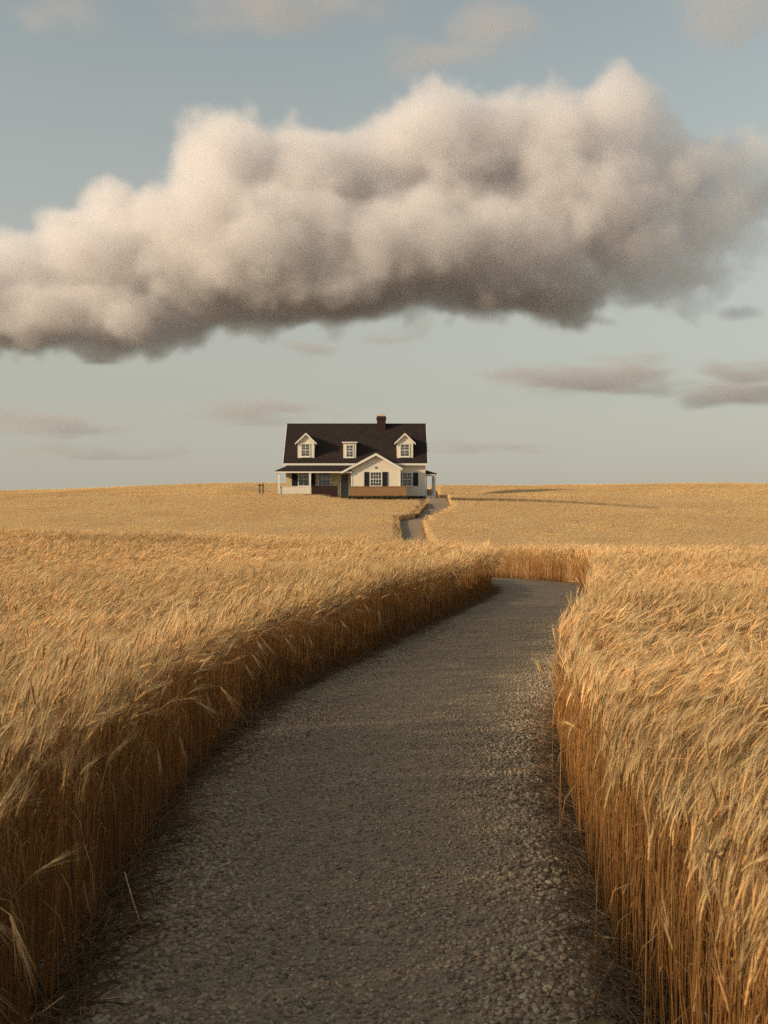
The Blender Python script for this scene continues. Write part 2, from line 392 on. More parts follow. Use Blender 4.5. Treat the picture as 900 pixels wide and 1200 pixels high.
        V.append(np.stack([p-sv*wd*.7, p+sv*wd*.7, p1-sv*wd, p1+sv*wd, p2-sv*wd*.8, p2+sv*wd*.8, p3], 1))
        Cl.append(np.repeat(leafc[:, None], 7, 1))
        quads += [[b, b+1, b+3, b+2], [b+2, b+3, b+5, b+4]]; tris.append([b+4, b+5, b+6]); b += 7
    V = np.concatenate(V, 1); Cl = np.concatenate(Cl, 1); off = (np.arange(n)*b)[:, None, None]
    return V.reshape(-1, 3), [(np.array(quads)[None]+off).reshape(-1, 4), (np.array(tris)[None]+off).reshape(-1, 3)], Cl.reshape(-1, 3)
def scatter(r0, r1, dens, half, y0, y1, extra_edge=0):
    W = half(y1); n = int((y1-y0)*2*W*dens)
    x = rng.uniform(-W, W, n); y = rng.uniform(y0, y1, n)
    r = np.hypot(x, y)+rng.uniform(-.5, .5, n)*min(2, r0*.12)
    k = (np.abs(x) < half(y)) & (r >= r0) & (r < r1)
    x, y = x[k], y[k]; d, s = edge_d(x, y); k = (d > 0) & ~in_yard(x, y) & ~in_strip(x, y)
    x, y, d, s = x[k], y[k], d[k], s[k]
    if extra_edge:
        n = int((y1-y0)*extra_edge*2); ye = rng.uniform(y0, y1, n); side = rng.integers(0, 2, n)*2-1
        stray = rng.random(n) < .012; dd = np.where(stray, -.11*rng.random(n), rng.random(n)**1.5*.35); xe = np.where(side < 0, XL(ye)-dd*1.2, XR(ye)+dd*1.2)
        re = np.hypot(xe, ye); d2, s2 = edge_d(xe, ye)
        k = (re >= r0) & (re < r1) & ((d2 > 0) | stray) & ~in_yard(xe, ye)
        x, y, d, s = np.concatenate([x, xe[k]]), np.concatenate([y, ye[k]]), np.concatenate([d, d2[k]]), np.concatenate([s, s2[k]])
    return x, y, d, s
class Acc:
    def __init__(s): s.V, s.Q, s.T, s.C, s.n = [], [], [], [], 0
    def add(s, V, faces, Cc):
        s.V.append(V); s.C.append(Cc); s.Q.append(faces[0]+s.n); s.T.append(faces[1]+s.n); s.n += len(V)
    def mesh(s, name, mats, extra=None):
        V, Cc = np.concatenate(s.V), np.concatenate(s.C); Q, T = np.concatenate(s.Q), np.concatenate(s.T)
        fm = np.zeros(len(Q)+len(T), int); fl = [Q, T]
        if extra is not None:
            ev, eq = extra; fl.append(eq+len(V)); V = np.concatenate([V, ev]); Cc = np.concatenate([Cc, np.full((len(ev), 3), .4)])
            fm = np.concatenate([fm, np.ones(len(eq), int)])
        print('WHEAT', name, len(V), len(Q)+len(T))
        return np_mesh(name, V, fl, mats, Cc, fmat=fm)
def canopy(xs, ys, hgt, inset, want):
    """the closed mass of the crop under its ears"""
    V, Q = grid_mesh(xs, ys, lambda x, y: H(x, y)+hgt(x, y))
    d, s = edge_d(V[:, 0], V[:, 1]); ok = (d > inset) & want(V[:, 0], V[:, 1], s) & ~in_yard(V[:, 0], V[:, 1])
    Q = Q[ok[Q].all(1)]
    # skirt down to the soil along every open border
    e = np.concatenate([Q[:, [0, 1]], Q[:, [1, 2]], Q[:, [2, 3]], Q[:, [3, 0]]])
    key = np.sort(e, 1); _, inv, cnt = np.unique(key[:, 0]*10**7+key[:, 1], return_inverse=True, return_counts=True)
    be = e[cnt[inv] == 1]; nV = len(V); low = V.copy(); low[:, 2] = H(low[:, 0], low[:, 1])-.02
    return np.concatenate([V, low]), np.concatenate([Q, np.stack([be[:, 1], be[:, 0], be[:, 0]+nV, be[:, 1]+nV], 1)])
NEAR, MID, FAR, END = 8.0, 19.0, 46.0, 141.0
def half(y): return .40*np.maximum(y, 0)+2.4
zones = [(0, scatter(0, NEAR, 400, half, -1.2, NEAR, 120)), (1, scatter(NEAR, MID, 250, half, 0, MID, 110)), (2, scatter(MID, FAR, 62, lambda y: .41*np.maximum(y, 0)+3, 0, FAR, 90))]
for sd, name, lab in ((-1, 'wheat_field', 'tall ripe golden barley left of the gravel path in the foreground'), (1, 'wheat_field', 'tall ripe golden barley right of the gravel path in the foreground')):
    A_ = Acc()
    for lod, (x, y, d, s) in zones:
        k = s == sd
        if lod == 2: x2 = x[k]
        A_.add(*wheat(x[k], y[k], lod, d[k], s[k]))
    ex = canopy(np.arange(-24, 24.1, .3), np.arange(9, FAR+2, .3), lambda x, y: (.35+.22*sstep(9, 22, y))+.1*(vnoise(x, y, .7)-.5), .3,
                lambda x, y, s: (s == sd) & (np.abs(x) < .43*y+4))
    o = link(bpy.data.objects.new(name, A_.mesh(name, [M['straw'], M['canopy']], ex)))
    tag(o, lab, 'barley', 'fields of ripe grain', 'stuff')
# far slope
x, y, d, s = scatter(FAR, END, 32, lambda y: .41*y+5, 40, END, 10)
wv, wf, wc = wheat(x, y, 2, d, s, .52); A_ = Acc(); A_.add(wv, wf, (wc*np.array([1.1, 1.06, 1.0])).clip(0, .9))
ex = canopy(np.concatenate([np.arange(-170, -64, 3.), np.arange(-64, 64, .5), np.arange(64, 170, 3.)]), np.concatenate([np.arange(FAR, 145, .5), np.arange(145, 260, 4.)]), lambda x, y: .42+.04*(vnoise(x, y, 1.1)-.5), .04, lambda x, y, s: y > 0)
o = link(bpy.data.objects.new('wheat_field', A_.mesh('wheat_field', [M['straw'], M['canopy']], ex)))
tag(o, 'smooth orange gold barley covering the far slope around the house', 'barley', 'fields of ripe grain', 'stuff')

# ------------------------------------------------------------------ dead straw along the path margins
def straws(n, y0, y1):
    y = y0+(y1-y0)*rng.random(n)**1.4; side = rng.integers(0, 2, n)*2-1
    off = np.abs(rng.normal(0, .11, n))-.2
    x = np.where(side < 0, XL(y)+off+.1, XR(y)-off-.1)
    L = rng.uniform(.06, .3, n); a = np.where(rng.random(n) < .6, rng.normal(1.5, .7, n), rng.uniform(0, 6.28, n)); tl = np.abs(rng.normal(0, .12, n))
    dv = np.stack([np.cos(a)*np.cos(tl), np.sin(a)*np.cos(tl), np.sin(tl)], 1); sv = np.stack([-np.sin(a), np.cos(a), 0*a], 1); upv = np.cross(dv, sv)
    p0 = np.stack([x, y, path_z(x, y)+rng.uniform(.004, .03, n)], 1); p2 = p0+dv*L[:, None]; p1 = (p0+p2)/2+upv*(rng.uniform(-.0, .03, n)*L/.2)[:, None]+sv*(rng.normal(0, .02, n))[:, None]
    w = np.where(rng.random(n) < .3, .003, .0015)[:, None]
    V = []
    for p, f in ((p0, 1), (p1, 1), (p2, .5)):
        for an in (0, 2.09, 4.19): V.append(p+w*f*(math.cos(an)*sv+math.sin(an)*upv))
    V = np.stack(V, 1); q = []
    for r in range(2):
        for j in range(3): q.append([r*3+j, r*3+(j+1) % 3, r*3+3+(j+1) % 3, r*3+3+j])
    col = np.array([.19, .115, .052])*rng.normal(1, .4, (n, 1)).clip(.35, 2.4); col = np.repeat(col[:, None], 9, 1)
    return V.reshape(-1, 3), (np.array(q)[None]+(np.arange(n)*9)[:, None, None]).reshape(-1, 4), col.reshape(-1, 3)
v, q, c = straws(17000, 1.8, 26)
tag(link(bpy.data.objects.new('straw_litter', np_mesh('straw_litter', v, [q], M['litter'], c))), 'dark trampled straw lying along both margins of the gravel path', 'straw', kind='stuff')

def straw_piece(pts, r, col, label):
    """a single broken stalk: a tapering tube along its points"""
    pts = np.array(pts, float); n = len(pts); V = []; ns = 6
    c = pts.mean(0); c[2] = pts[:, 2].min()
    for i_ in range(n):
        tg = pts[min(i_+1, n-1)]-pts[max(i_-1, 0)]; tg /= np.linalg.norm(tg)
        u = np.cross(tg, [0, 0, 1]); u = u/np.linalg.norm(u) if np.linalg.norm(u) > .05 else np.array([1., 0, 0]); w = np.cross(u, tg)
        rr = r*(1-.45*i_/(n-1))
        for k in range(ns): V.append(pts[i_]-c+rr*(math.cos(k*6.283/ns)*u+math.sin(k*6.283/ns)*w))
    q = [[i_*ns+k, i_*ns+(k+1) % ns, (i_+1)*ns+(k+1) % ns, (i_+1)*ns+k] for i_ in range(n-1) for k in range(ns)]
    caps = np.array([[k for k in range(ns)][::-1], [(n-1)*ns+k for k in range(ns)]])
    me = np_mesh('straw_stalk', np.array(V), [np.array(q), caps], M['straw'], np.repeat(np.array([col]), len(V), 0), smooth=True)
    o = link(bpy.data.objects.new('straw_stalk', me)); o.location = c
    return tag(o, label, 'straw', 'broken straw stalks by the path')
def on(px, py, up=0.0):
    """point of the flat near path seen at this pixel, lifted by up"""
    Y_ = F*(EYE-up-.03)/(py-600); return ((px-450)/F*Y_, Y_, up+.03)
PALE = (.68, .5, .27)
straw_piece([on(146, 1022, .16), on(157, 1060, .06), on(167, 1088, .012)], .0034, PALE, 'pale broken straw propped upright against the foot of the left crop')
straw_piece([on(72, 1073, .03), on(108, 1105, .015), on(142, 1132, .01)], .0034, (.46, .3, .13), 'thin brown straw lying slantwise on the dark litter at left')
straw_piece([on(96, 1173, .012), on(124, 1171, .016), on(150, 1167, .012)], .0034, PALE, 'short pale straw lying level across the gravel at lower left')
straw_piece([on(28, 1199, .02), on(52, 1184, .05), on(75, 1167, .07)], .0034, PALE, 'pale straw sticking up in the lower left corner')
straw_piece([on(670, 1050, .02), on(720, 1078, .03), on(757, 1112, .02)], .0034, (.5, .33, .14), 'curved thin straw fallen from the right crop onto the gravel')
straw_piece([on(695, 1096, .014), on(722, 1100, .02), on(752, 1104, .03)], .0034, PALE, 'pale straw poking straight out of the foot of the right crop')

# ------------------------------------------------------------------ the house
class MB:
    """collects boxes and prisms in world space; build() links them as one mesh object"""
    def __init__(s): s.v, s.f, s.mi = [], [], []
    def poly(s, pts, mi=0):
        b = len(s.v); s.v += [tuple(p) for p in pts]; s.f.append(list(range(b, b+len(pts)))); s.mi.append(mi)
    def box(s, x0, x1, y0, y1, z0, z1, mi=0):
        b = len(s.v); s.v += [(x0, y0, z0), (x1, y0, z0), (x1, y1, z0), (x0, y1, z0), (x0, y0, z1), (x1, y0, z1), (x1, y1, z1), (x0, y1, z1)]
        for f in ((0, 3, 2, 1), (4, 5, 6, 7), (0, 1, 5, 4), (1, 2, 6, 5), (2, 3, 7, 6), (3, 0, 4, 7)): s.f.append([b+i for i in f]); s.mi.append(mi)
        return s
    def prism(s, prof, axis, a0, a1, mi=0):
        """profile extruded along x ('x': prof is (y,z)) or y ('y': prof is (x,z))"""
        b = len(s.v); n = len(prof)
        for a in (a0, a1):
            for p, q in prof: s.v.append((a, p, q) if axis == 'x' else (p, a, q))
        for i in range(n):
            j = (i+1) % n; s.f.append([b+i, b+j, b+n+j, b+n+i]); s.mi.append(mi)
        s.f.append([b+i for i in range(n)][::-1]); s.mi.append(mi); s.f.append([b+n+i for i in range(n)]); s.mi.append(mi)
        return s
    def build(s, name, mats, parent=None, origin=(0, 0, 0), bevel=0):
        me = bpy.data.meshes.new(name); o = Vector(origin)
        me.from_pydata([Vector(v)-o for v in s.v], [], s.f)
        for m in (mats if isinstance(mats, (list, tuple)) else [mats]): me.materials.append(m)
        me.polygons.foreach_set('material_index', s.mi)
        bm = bmesh.new(); bm.from_mesh(me); bmesh.ops.recalc_face_normals(bm, faces=bm.faces)
        if bevel: bmesh.ops.bevel(bm, geom=bm.edges[:], offset=bevel, segments=1, affect='EDGES')
        bm.to_mesh(me); bm.free()
        return link(bpy.data.objects.new(name, me), parent)
YM, YW = 107.0, 104.7                       # main front wall, wing and porch front
K, KW = YM/F, YW/F
def mx(px): return (px-450)*K
def mz(py): return EYE+(600-py)*K
def wx(px): return (px-450)*KW
def wz(py): return EYE+(600-py)*KW
G0 = 2.95
ho = (mx(416), YM+4, G0)
house = link(bpy.data.objects.new('farmhouse', None)); house.location = ho
tag(house, 'white farmhouse with dark roof and dormers standing on the hilltop', 'house')
def P(mb, name, mats, parent=None, bevel=0): return mb.build(name, mats, house if parent is None else parent, ho, bevel)
xL, xR = mx(335), mx(498.5); zE = mz(540.5); YBK = YM+8.0; YR = YM+4.0; zR = EYE+(600-499)/F*YR
mb = MB(); mb.box(xL, xR, YM, YBK, G0, zE); mb.prism([(YM, zE), (YBK, zE), (YR, zR-.25)], 'x', xL, xR); P(mb, 'wall', M['siding'])
sl = (zR-zE)/4.0
def roof_z(y): return zE+(y-YM)*sl+.02
mb = MB()
for sg in (1, -1):
    y0, y1 = (YM-.42, YR) if sg > 0 else (YBK+.42, YR)
    za = zE-.42*sl+.05
    mb.prism([(y0, za), (y1, zR+.05), (y1, zR+.2), (y0, za+.16)], 'x', mx(332.2), mx(500.8))
roof = P(mb, 'roof', M['shingle'])
mb = MB(); mb.box(mx(332.4), mx(500.6), YM-.40, YM-.001, zE-.40, zE-.375+.02); mb.box(mx(332.4), mx(500.6), YM-.46, YM-.425, zE-.62+.2, zE-.40+.17); mb.box(xL, xR, YM-.03, YM, zE-.62, zE-.401)
P(mb, 'eave_trim', M['trim'])
mb = MB(); mb.box(mx(332.2)-.0, mx(500.8), YR-.06, YR+.06, zR+.15, zR+.235); P(mb, 'ridge_cap', M['shingle'], roof)
for xx, sg in ((mx(332.2), -1), (mx(500.8), 1)):
    mb = MB(); mb.prism([(YM-.45, zE-.42*sl-.02), (YR, zR-.02), (YR, zR+.19), (YM-.45, zE-.42*sl+.18)], 'x', xx, xx+sg*.06); P(mb, 'barge_board', M['trim'], roof)
# chimney
mb = MB(); cx0, cx1 = mx(441.8)*1.03, mx(452)*1.03; zt = EYE+(600-487.8)/F*110.4
mb.box(cx0, cx1, YR-.75, YR+.35, zR-1.2, zt); mb.box(cx0-.06, cx1+.06, YR-.81, YR+.41, zt-.32, zt-.12)
ch = P(mb, 'chimney', M['dark_brick'], roof)
# (sub-parts go one level below a part only)
mb = MB(); mb.box(cx0-.02, cx1+.02, YR-.77, YR+.37, zt, zt+.07); mb.box(cx0+.14, cx1-.14, YR-.6, YR+.2, zt+.07, zt+.22); P(mb, 'chimney_cap', M['cap'])
ch.parent = house

def window(x0, x1, z0, z1, y, cols, rows, blind=0, parent=None, sill=True):
    """casing, meeting rail and glazing bars in one mesh; pane, blind and sill under it"""
    w = MB(); t = .09
    w.box(x0-t, x0, y-.05, y-.003, z0-t, z1+t); w.box(x1, x1+t, y-.05, y-.003, z0-t, z1+t)
    w.box(x0, x1, y-.05, y-.003, z1, z1+t); w.box(x0, x1, y-.05, y-.003, z0-t, z0)
    zm = (z0+z1)/2; w.box(x0, x1, y-.04, y-.012, zm-.035, zm+.035)
    for i in range(1, cols):
        xx = x0+(x1-x0)*i/cols; w.box(xx-.016, xx+.016, y-.036, y-.016, z0, zm-.035); w.box(xx-.016, xx+.016, y-.036, y-.016, zm+.035, z1)
    for i in range(1, rows):
        if abs(i/rows-.5) < .01: continue
        zz = z0+(z1-z0)*i/rows; w.box(x0, x1, y-.034, y-.018, zz-.014, zz+.014)
    w.poly([(x0, y-.004, z0), (x1, y-.004, z0), (x1, y-.004, z1), (x0, y-.004, z1)], 1)  # dark sheet painted as the unlit room behind the glass
    o = P(w, 'window', [M['trim'], M['dark']], parent)
    sub = parent is not None
    pr = house if not sub else parent
    g = MB(); g.box(x0, x1, y-.024, y-.021, z0, z1); P(g, 'pane', M['glass'], o if not sub else pr)
    if blind:
        b = MB(); b.box(x0+.02, x1-.02, y-.012, y-.007, z1-(z1-z0)*blind, z1); P(b, 'blind', M['blind'], o if not sub else pr)
    if sill:
        b = MB(); b.box(x0-t-.05, x1+t+.05, y-.12, y-.052, z0-t-.06, z0-t+.0); P(b, 'sill', M['trim'], o if not sub else pr)
    return o
def shutter(x0, x1, z0, z1, y):
    b = MB(); b.box(x0, x1, y-.05, y-.004, z0, z1)
    s = MB(); nb = int((z1-z0)/.1)
    for side in (x0, x1-.07): b.box(side, side+.07, y-.07, y-.051, z0, z1)
    for i in range(nb):
        zz = z0+.04+i*.1; b.prism([(y-.052, zz), (y-.066, zz+.02), (y-.052, zz+.085)], 'x', x0+.072, x1-.072)
    P(b, 'shutter', M['shutter'])
# front windows
window(mx(350.2), mx(361.5), mz(569), mz(554), YM, 2, 2, .25)
shutter(mx(342), mx(348.6), mz(569.2), mz(553.2), YM); shutter(mx(363), mx(369.5), mz(569.2), mz(553.2), YM)
window(mx(373.5), mx(387), mz(569), mz(553.8), YM, 3, 2)
window(mx(472.3), mx(482.3), mz(569), mz(554.2), YM, 2, 4)
shutter(mx(484), mx(490), mz(569.3), mz(553.8), YM); shutter(mx(466.6), mx(470.4), mz(569.3), mz(553.8), YM)
# cream wall boards and the door in the shade of the porch
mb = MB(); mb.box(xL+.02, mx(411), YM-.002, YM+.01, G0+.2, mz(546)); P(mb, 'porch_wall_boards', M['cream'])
mb = MB(); mb.box(mx(399.6), mx(408.4), YM-.05, YM-.004, G0+.25, mz(556))
for a, b in ((.1, .45), (.55, .9)):
    for c, d in ((.08, .3), (.36, .62), (.68, .94)):
        zz = mz(556)-G0-.25; ww = mx(408.4)-mx(399.6)
        mb.box(mx(399.6)+ww*a, mx(399.6)+ww*b, YM-.065, YM-.051, G0+.25+zz*c, G0+.25+zz*d)
dr = P(mb, 'door', M['door'])
mb = MB(); mb.box(mx(407.2), mx(407.8), YM-.13, YM-.066, G0+1.2, G0+1.28); P(mb, 'handle', M['metal'], dr)
mb = MB(); f0, f1, fz = mx(399.6), mx(408.4), mz(556)
mb.box(f0-.1, f0-.003, YM-.06, YM-.003, G0+.25, fz+.1); mb.box(f1+.003, f1+.1, YM-.06, YM-.003, G0+.25, fz+.1); mb.box(f0-.003, f1+.003, YM-.06, YM-.003, fz+.003, fz+.1); P(mb, 'door_frame', M['trim'], dr)
# porch: deck, hipped roof, beam, posts, low front wall
zPt, zPb = mz(544.6), wz(551.8); xp0, xp1 = wx(322.5), wx(412)
pr = MB()
pr.v = [(xp0, YW-.25, zPb), (xp1, YW-.25, zPb), (xp1, YM-.032, zPt), (mx(339.5), YM-.032, zPt), (xp0, YM-.032, zPb),
        (xp0, YW-.25, zPb-.05), (xp1, YW-.25, zPb-.05), (xp1, YM-.032, zPb-.05), (xp0, YM-.032, zPb-.05)]
pr.f = [[0, 1, 2, 3], [0, 3, 4], [5, 8, 7, 6], [0, 5, 6, 1], [0, 4, 8, 5], [1, 6, 7, 2], [2, 7, 8, 4, 3]]; pr.mi = [0]*7
P(pr, 'porch_roof', M['shingle'])
mb = MB(); mb.box(xp0+.03, xp1, YW-.22, YW-.12, zPb-.2, zPb-.053); mb.box(xp0+.03, xp0+.12, YW-.12, YM-.033, zPb-.2, zPb-.053); P(mb, 'porch_beam', M['trim'])
mb = MB(); mb.box(xp0+.3, wx(411), YW-.05, YM-.003, G0, G0+.2); P(mb, 'porch_floor', M['floor'])
for px in (327, 363.4): 
    mb = MB(); xx = wx(px); mb.box(xx-.085, xx+.085, YW-.12, YW+.05, G0+.1, zPb-.201); mb.box(xx-.12, xx+.12, YW-.15, YW+.08, zPb-.32, zPb-.202); mb.box(xx-.12, xx+.12, YW-.15, YW+.08, G0+.1, G0+.28); P(mb, 'porch_post', M['trim'])
mb = MB(); mb.box(wx(329), wx(362), YW-.03, YW+.06, G0, wz(571)); mb.box(wx(328.6), wx(362.4), YW-.05, YW+.08, wz(571), wz(571)+.06); P(mb, 'porch_low_wall', M['siding'])
mb = MB(); mb.box(wx(326.2), wx(327.8), YW+.1, YM-.1, wz(571)-.02, wz(571)+.05)
for i in range(8): mb.box(wx(326.6), wx(327.4), YW+.2+i*.26, YW+.25+i*.26, G0+.2, wz(571)-.021)
P(mb, 'porch_railing', M['trim'])
# front wing with its gable
g0, g1, ga = wx(411.5), wx(469.3), wx(440.6); zge, zga = wz(549), wz(532.3)
mb = MB(); mb.box(g0, g1, YW, YM, G0, zge); mb.prism([(g0, zge), (g1, zge), (ga, zge+(zga-zge)*.97)], 'y', YW, YM); P(mb, 'wing_wall', M['siding'])
mb = MB(); e0, e1 = wx(400.5), wx(471.3); yb = YM+1.9
sg_ = (zga-zge)/(ga-g0)
zl, zr_ = zga-(ga-e0)*sg_*.93, zga-(e1-ga)*sg_
mb.prism([(e0, zl), (ga, zga), (ga, zga+.12), (e0, zl+.1)], 'y', YW-.3, yb); mb.prism([(e1, zr_), (ga, zga), (ga, zga+.12), (e1, zr_+.1)], 'y', YW-.3, yb)
P(mb, 'wing_roof', M['shingle'])
mb = MB(); mb.prism([(e0-.02, zl-.13), (ga, zga-.14), (ga, zga+.1), (e0-.02, zl+.08)], 'y', YW-.36, YW-.303); mb.prism([(e1+.02, zr_-.13), (ga, zga-.14), (ga, zga+.1), (e1+.02, zr_+.08)], 'y', YW-.359, YW-.304)
mb.box(g0-.01, g0+.12, YW-.03, YW-.003, G0+.2, zge-.02); mb.box(g1-.12, g1+.01, YW-.03, YW-.003, G0+.2, zge-.02)
P(mb, 'gable_trim', M['trim'])
vb = MB(); n = 14; pts = [(ga+.11*math.cos(6.283*i/n), wz(548)+.11*math.sin(6.283*i/n)) for i in range(n)]; vb.prism(pts, 'y', YW-.04, YW-.003); P(vb, 'gable_vent', M['door'])
window(wx(434.4), wx(446.6), wz(569.2), wz(553.6), YW, 4, 4)
shutter(wx(426.8), wx(432.6), wz(569.8), wz(553), YW); shutter(wx(448.4), wx(454), wz(569.8), wz(553), YW)
# dormers
def dormer(pl, pr_, pyt, apex, wl, wr, wt, wb, gable=True, over=2.8):
    y = YM+.12; k = y/F; X = lambda p: (p-450)*k; Z = lambda p: EYE+(600-p)*k
    x0, x1 = X(pl), X(pr_); z0 = roof_z(y)-.1; z1 = Z(pyt); xa = (x0+x1)/2
    yb1 = YM+(z1-zE)/sl+.2
    body = MB(); body.box(x0, x1, y, yb1, z0, z1); 
    if gable: body.prism([(x0, z1), (x1, z1), (xa, Z(apex)-.05)], 'y', y, YM+(Z(apex)-zE)/sl-.1)
    d = P(body, 'dormer', M['siding'])
    if gable:
        za = Z(apex); s_ = (za-z1)/(xa-x0); ov = over*k; r = MB(); zl_ = z1-ov*s_; yb2 = YM+(za-zE)/sl+.35
        for a, b in ((x0-ov, xa), (x1+ov, xa)): r.prism([(a, zl_), (b, za), (b, za+.1), (a, zl_+.09)], 'y', y-.16, yb2)
        P(r, 'dormer_roof', M['shingle'], d)
        tr = MB()
        for a, e in ((x0-ov-.01, 0), (x1+ov+.01, .001)): tr.prism([(a, zl_-.09), (xa, za-.1), (xa, za+.09), (a, zl_+.07)], 'y', y-.21+e, y-.163-e)
        P(tr, 'dormer_trim', M['trim'], d)
    else:
        r = MB(); r.prism([(y-.14, z1+.02), (yb1+.3, z1+.16), (yb1+.3, z1+.22), (y-.14, z1+.13)], 'x', x0-.13, x1+.13); P(r, 'dormer_roof', M['trim'], d)
    for a, b in ((x0-.01, x0+.09), (x1-.09, x1+.01)):
        pass
    window(X(wl), X(wr), Z(wb), Z(wt), y, 2, 4, .9, d)
dormer(348.9, 368.3, 517.6, 508.3, 353.4, 362.6, 520.6, 534.3)
dormer(465, 484, 517.6, 508.6, 469.6, 479.2, 520.8, 534.3)
dormer(402.3, 417.2, 519.4, 0, 406.1, 413.4, 522, 535.2, gable=False)
# side porch on the right end
xs0, xs1 = xR+.003, mx(512); zs1, zs0 = mz(550.5), mz(554.6)
mb = MB(); mb.v = [(xs0, YM+.6, zs1), (xs0, YM+6, zs1), (xs1, YM+.2, zs0), (xs1, YM+6.4, zs0), (xs0, YM+.2, zs0), (xs0, YM+6.4, zs0), (xs1, YM+.2, zs0-.06), (xs1, YM+6.4, zs0-.06), (xs0, YM+.2, zs0-.06), (xs0, YM+6.4, zs0-.06)]
mb.f = [[0, 2, 3, 1], [0, 4, 2], [1, 3, 5], [8, 9, 7, 6], [4, 8, 6, 2], [2, 6, 7, 3], [3, 7, 9, 5], [0, 1, 5, 9, 8, 4]]; mb.mi = [0]*8
P(mb, 'side_porch_roof', M['shingle'])
mb = MB(); mb.box(xs1-.14, xs1-.04, YM+.3, YM+6.3, zs0-.2, zs0-.063); mb.box(xs0, xs1-.141, YM+.25, YM+.35, zs0-.2, zs0-.063); P(mb, 'side_porch_beam', M['trim'])
mb = MB(); mb.box(xs0, xs1-.1, YM+.3, YM+6.2, G0-.2, G0+.35); P(mb, 'side_porch_base', M['siding'])
for (a, b) in ((xs1-.17, YM+.36), (xs1-.17, YM+2.2), (xs1-.17, YM+4.1), (xs1-.17, YM+6.0), (xs0+.1, YM+.36)):
    mb = MB(); mb.box(a-.06, a+.06, b-.06, b+.06, G0+.351, zs0-.201); mb.box(a-.09, a+.09, b-.09, b+.09, G0+.351, G0+.5); P(mb, 'porch_post', M['trim'])
# low brick planters in front of the house
def planter(x0, x1, y0, y1, z1, mat, name, label):
    m = MB(); t = .2; z0 = G0-.3
    m.box(x0, x1, y0, y0+t, z0, z1); m.box(x0, x1, y1-t, y1, z0, z1); m.box(x0, x0+t, y0+t, y1-t, z0, z1); m.box(x1-t, x1, y0+t, y1-t, z0, z1)
    root = link(bpy.data.objects.new(name, None)); og = ((x0+x1)/2, (y0+y1)/2, z0); root.location = og
    m.build('brick_walls', mat, root, og)
    c = MB(); c.box(x0-.03, x1+.03, y0-.03, y0+t+.02, z1, z1+.06); c.build('coping', mat, root, og)
    s = MB(); s.box(x0+t, x1-t, y0+t, y1-t, z0, z1-.12); s.build('soil', M['soil'], root, og)
    tag(root, label, 'planter', 'brick planters before the house')
planter(wx(410), wx(476.3), YW-.75, YW-.02, wz(570.8), M['brick'], 'brick_planter', 'long orange brick planter under the gabled wing of the house')
planter(wx(365.5), wx(395.6), YW-.7, YW-.16, wz(570.3), M['dark_brick'], 'brick_planter', 'short dark red brick planter on the porch beside the door')

# weathered posts left of the house
def post_frame(X0, Y0, label):
    root = link(bpy.data.objects.new('wooden_stile', None)); z = float(H(X0, Y0)); root.location = (X0, Y0, z); tag(root, label, 'fence')
    for dx, hh in ((-.13, 1.42), (.19, 1.5)):
        m = MB(); m.box(X0+dx-.055, X0+dx+.055, Y0-.05, Y0+.05, z-.1, z+hh); m.prism([(X0+dx-.055, z+hh), (X0+dx+.055, z+hh), (X0+dx, z+hh+.05)], 'y', Y0-.05, Y0+.05); m.build('post', M['wood'], root, (X0, Y0, z))
    m = MB(); m.box(X0-.34, X0+.27, Y0-.085, Y0-.053, z+1.24, z+1.33); m.build('rail', M['wood'], root, (X0, Y0, z))
post_frame(mx(306)*1.0, 107, 'two dark wooden posts with a short rail left of the house')

# dark blades added in place of shade: slope band, then house front
def shadow_band(n):  # shadow band right of the house, built from dark-coloured blades
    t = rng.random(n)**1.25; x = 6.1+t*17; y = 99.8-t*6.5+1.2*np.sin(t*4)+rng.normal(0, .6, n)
    z = H(x, y); L = rng.uniform(.45, .72, n)*(1-.15*t)
    a = rng.uniform(0, 6.28, n); ln = rng.uniform(0, .4, n); o = np.stack([np.cos(a), np.sin(a), 0*a], 1); sv = np.stack([-np.sin(a), np.cos(a), 0*a], 1)*.011
    p = np.stack([x, y, z-.02], 1); up = np.array([0, 0, 1.])
    p1 = p+(L*.6)[:, None]*(up+o*(ln*.4)[:, None]); p2 = p+L[:, None]*(up+o*ln[:, None])
    V = np.stack([p-sv, p+sv, p1-sv*.8, p1+sv*.8, p2], 1); of = (np.arange(n)*5)[:, None, None]
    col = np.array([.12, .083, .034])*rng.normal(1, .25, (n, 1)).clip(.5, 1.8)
    return V.reshape(-1, 3), [(np.array([[0, 1, 3, 2]])[None]+of).reshape(-1, 4), (np.array([[2, 3, 4]])[None]+of).reshape(-1, 3)], np.repeat(col[:, None], 5, 1).reshape(-1, 3)
v, f, c = shadow_band(9000)
tag(link(bpy.data.objects.new('grass', np_mesh('grass', v, f, M['litter'], c))), 'added strip of dark blades drawing a shadow band across the far slope right of the house', 'grass', kind='stuff')
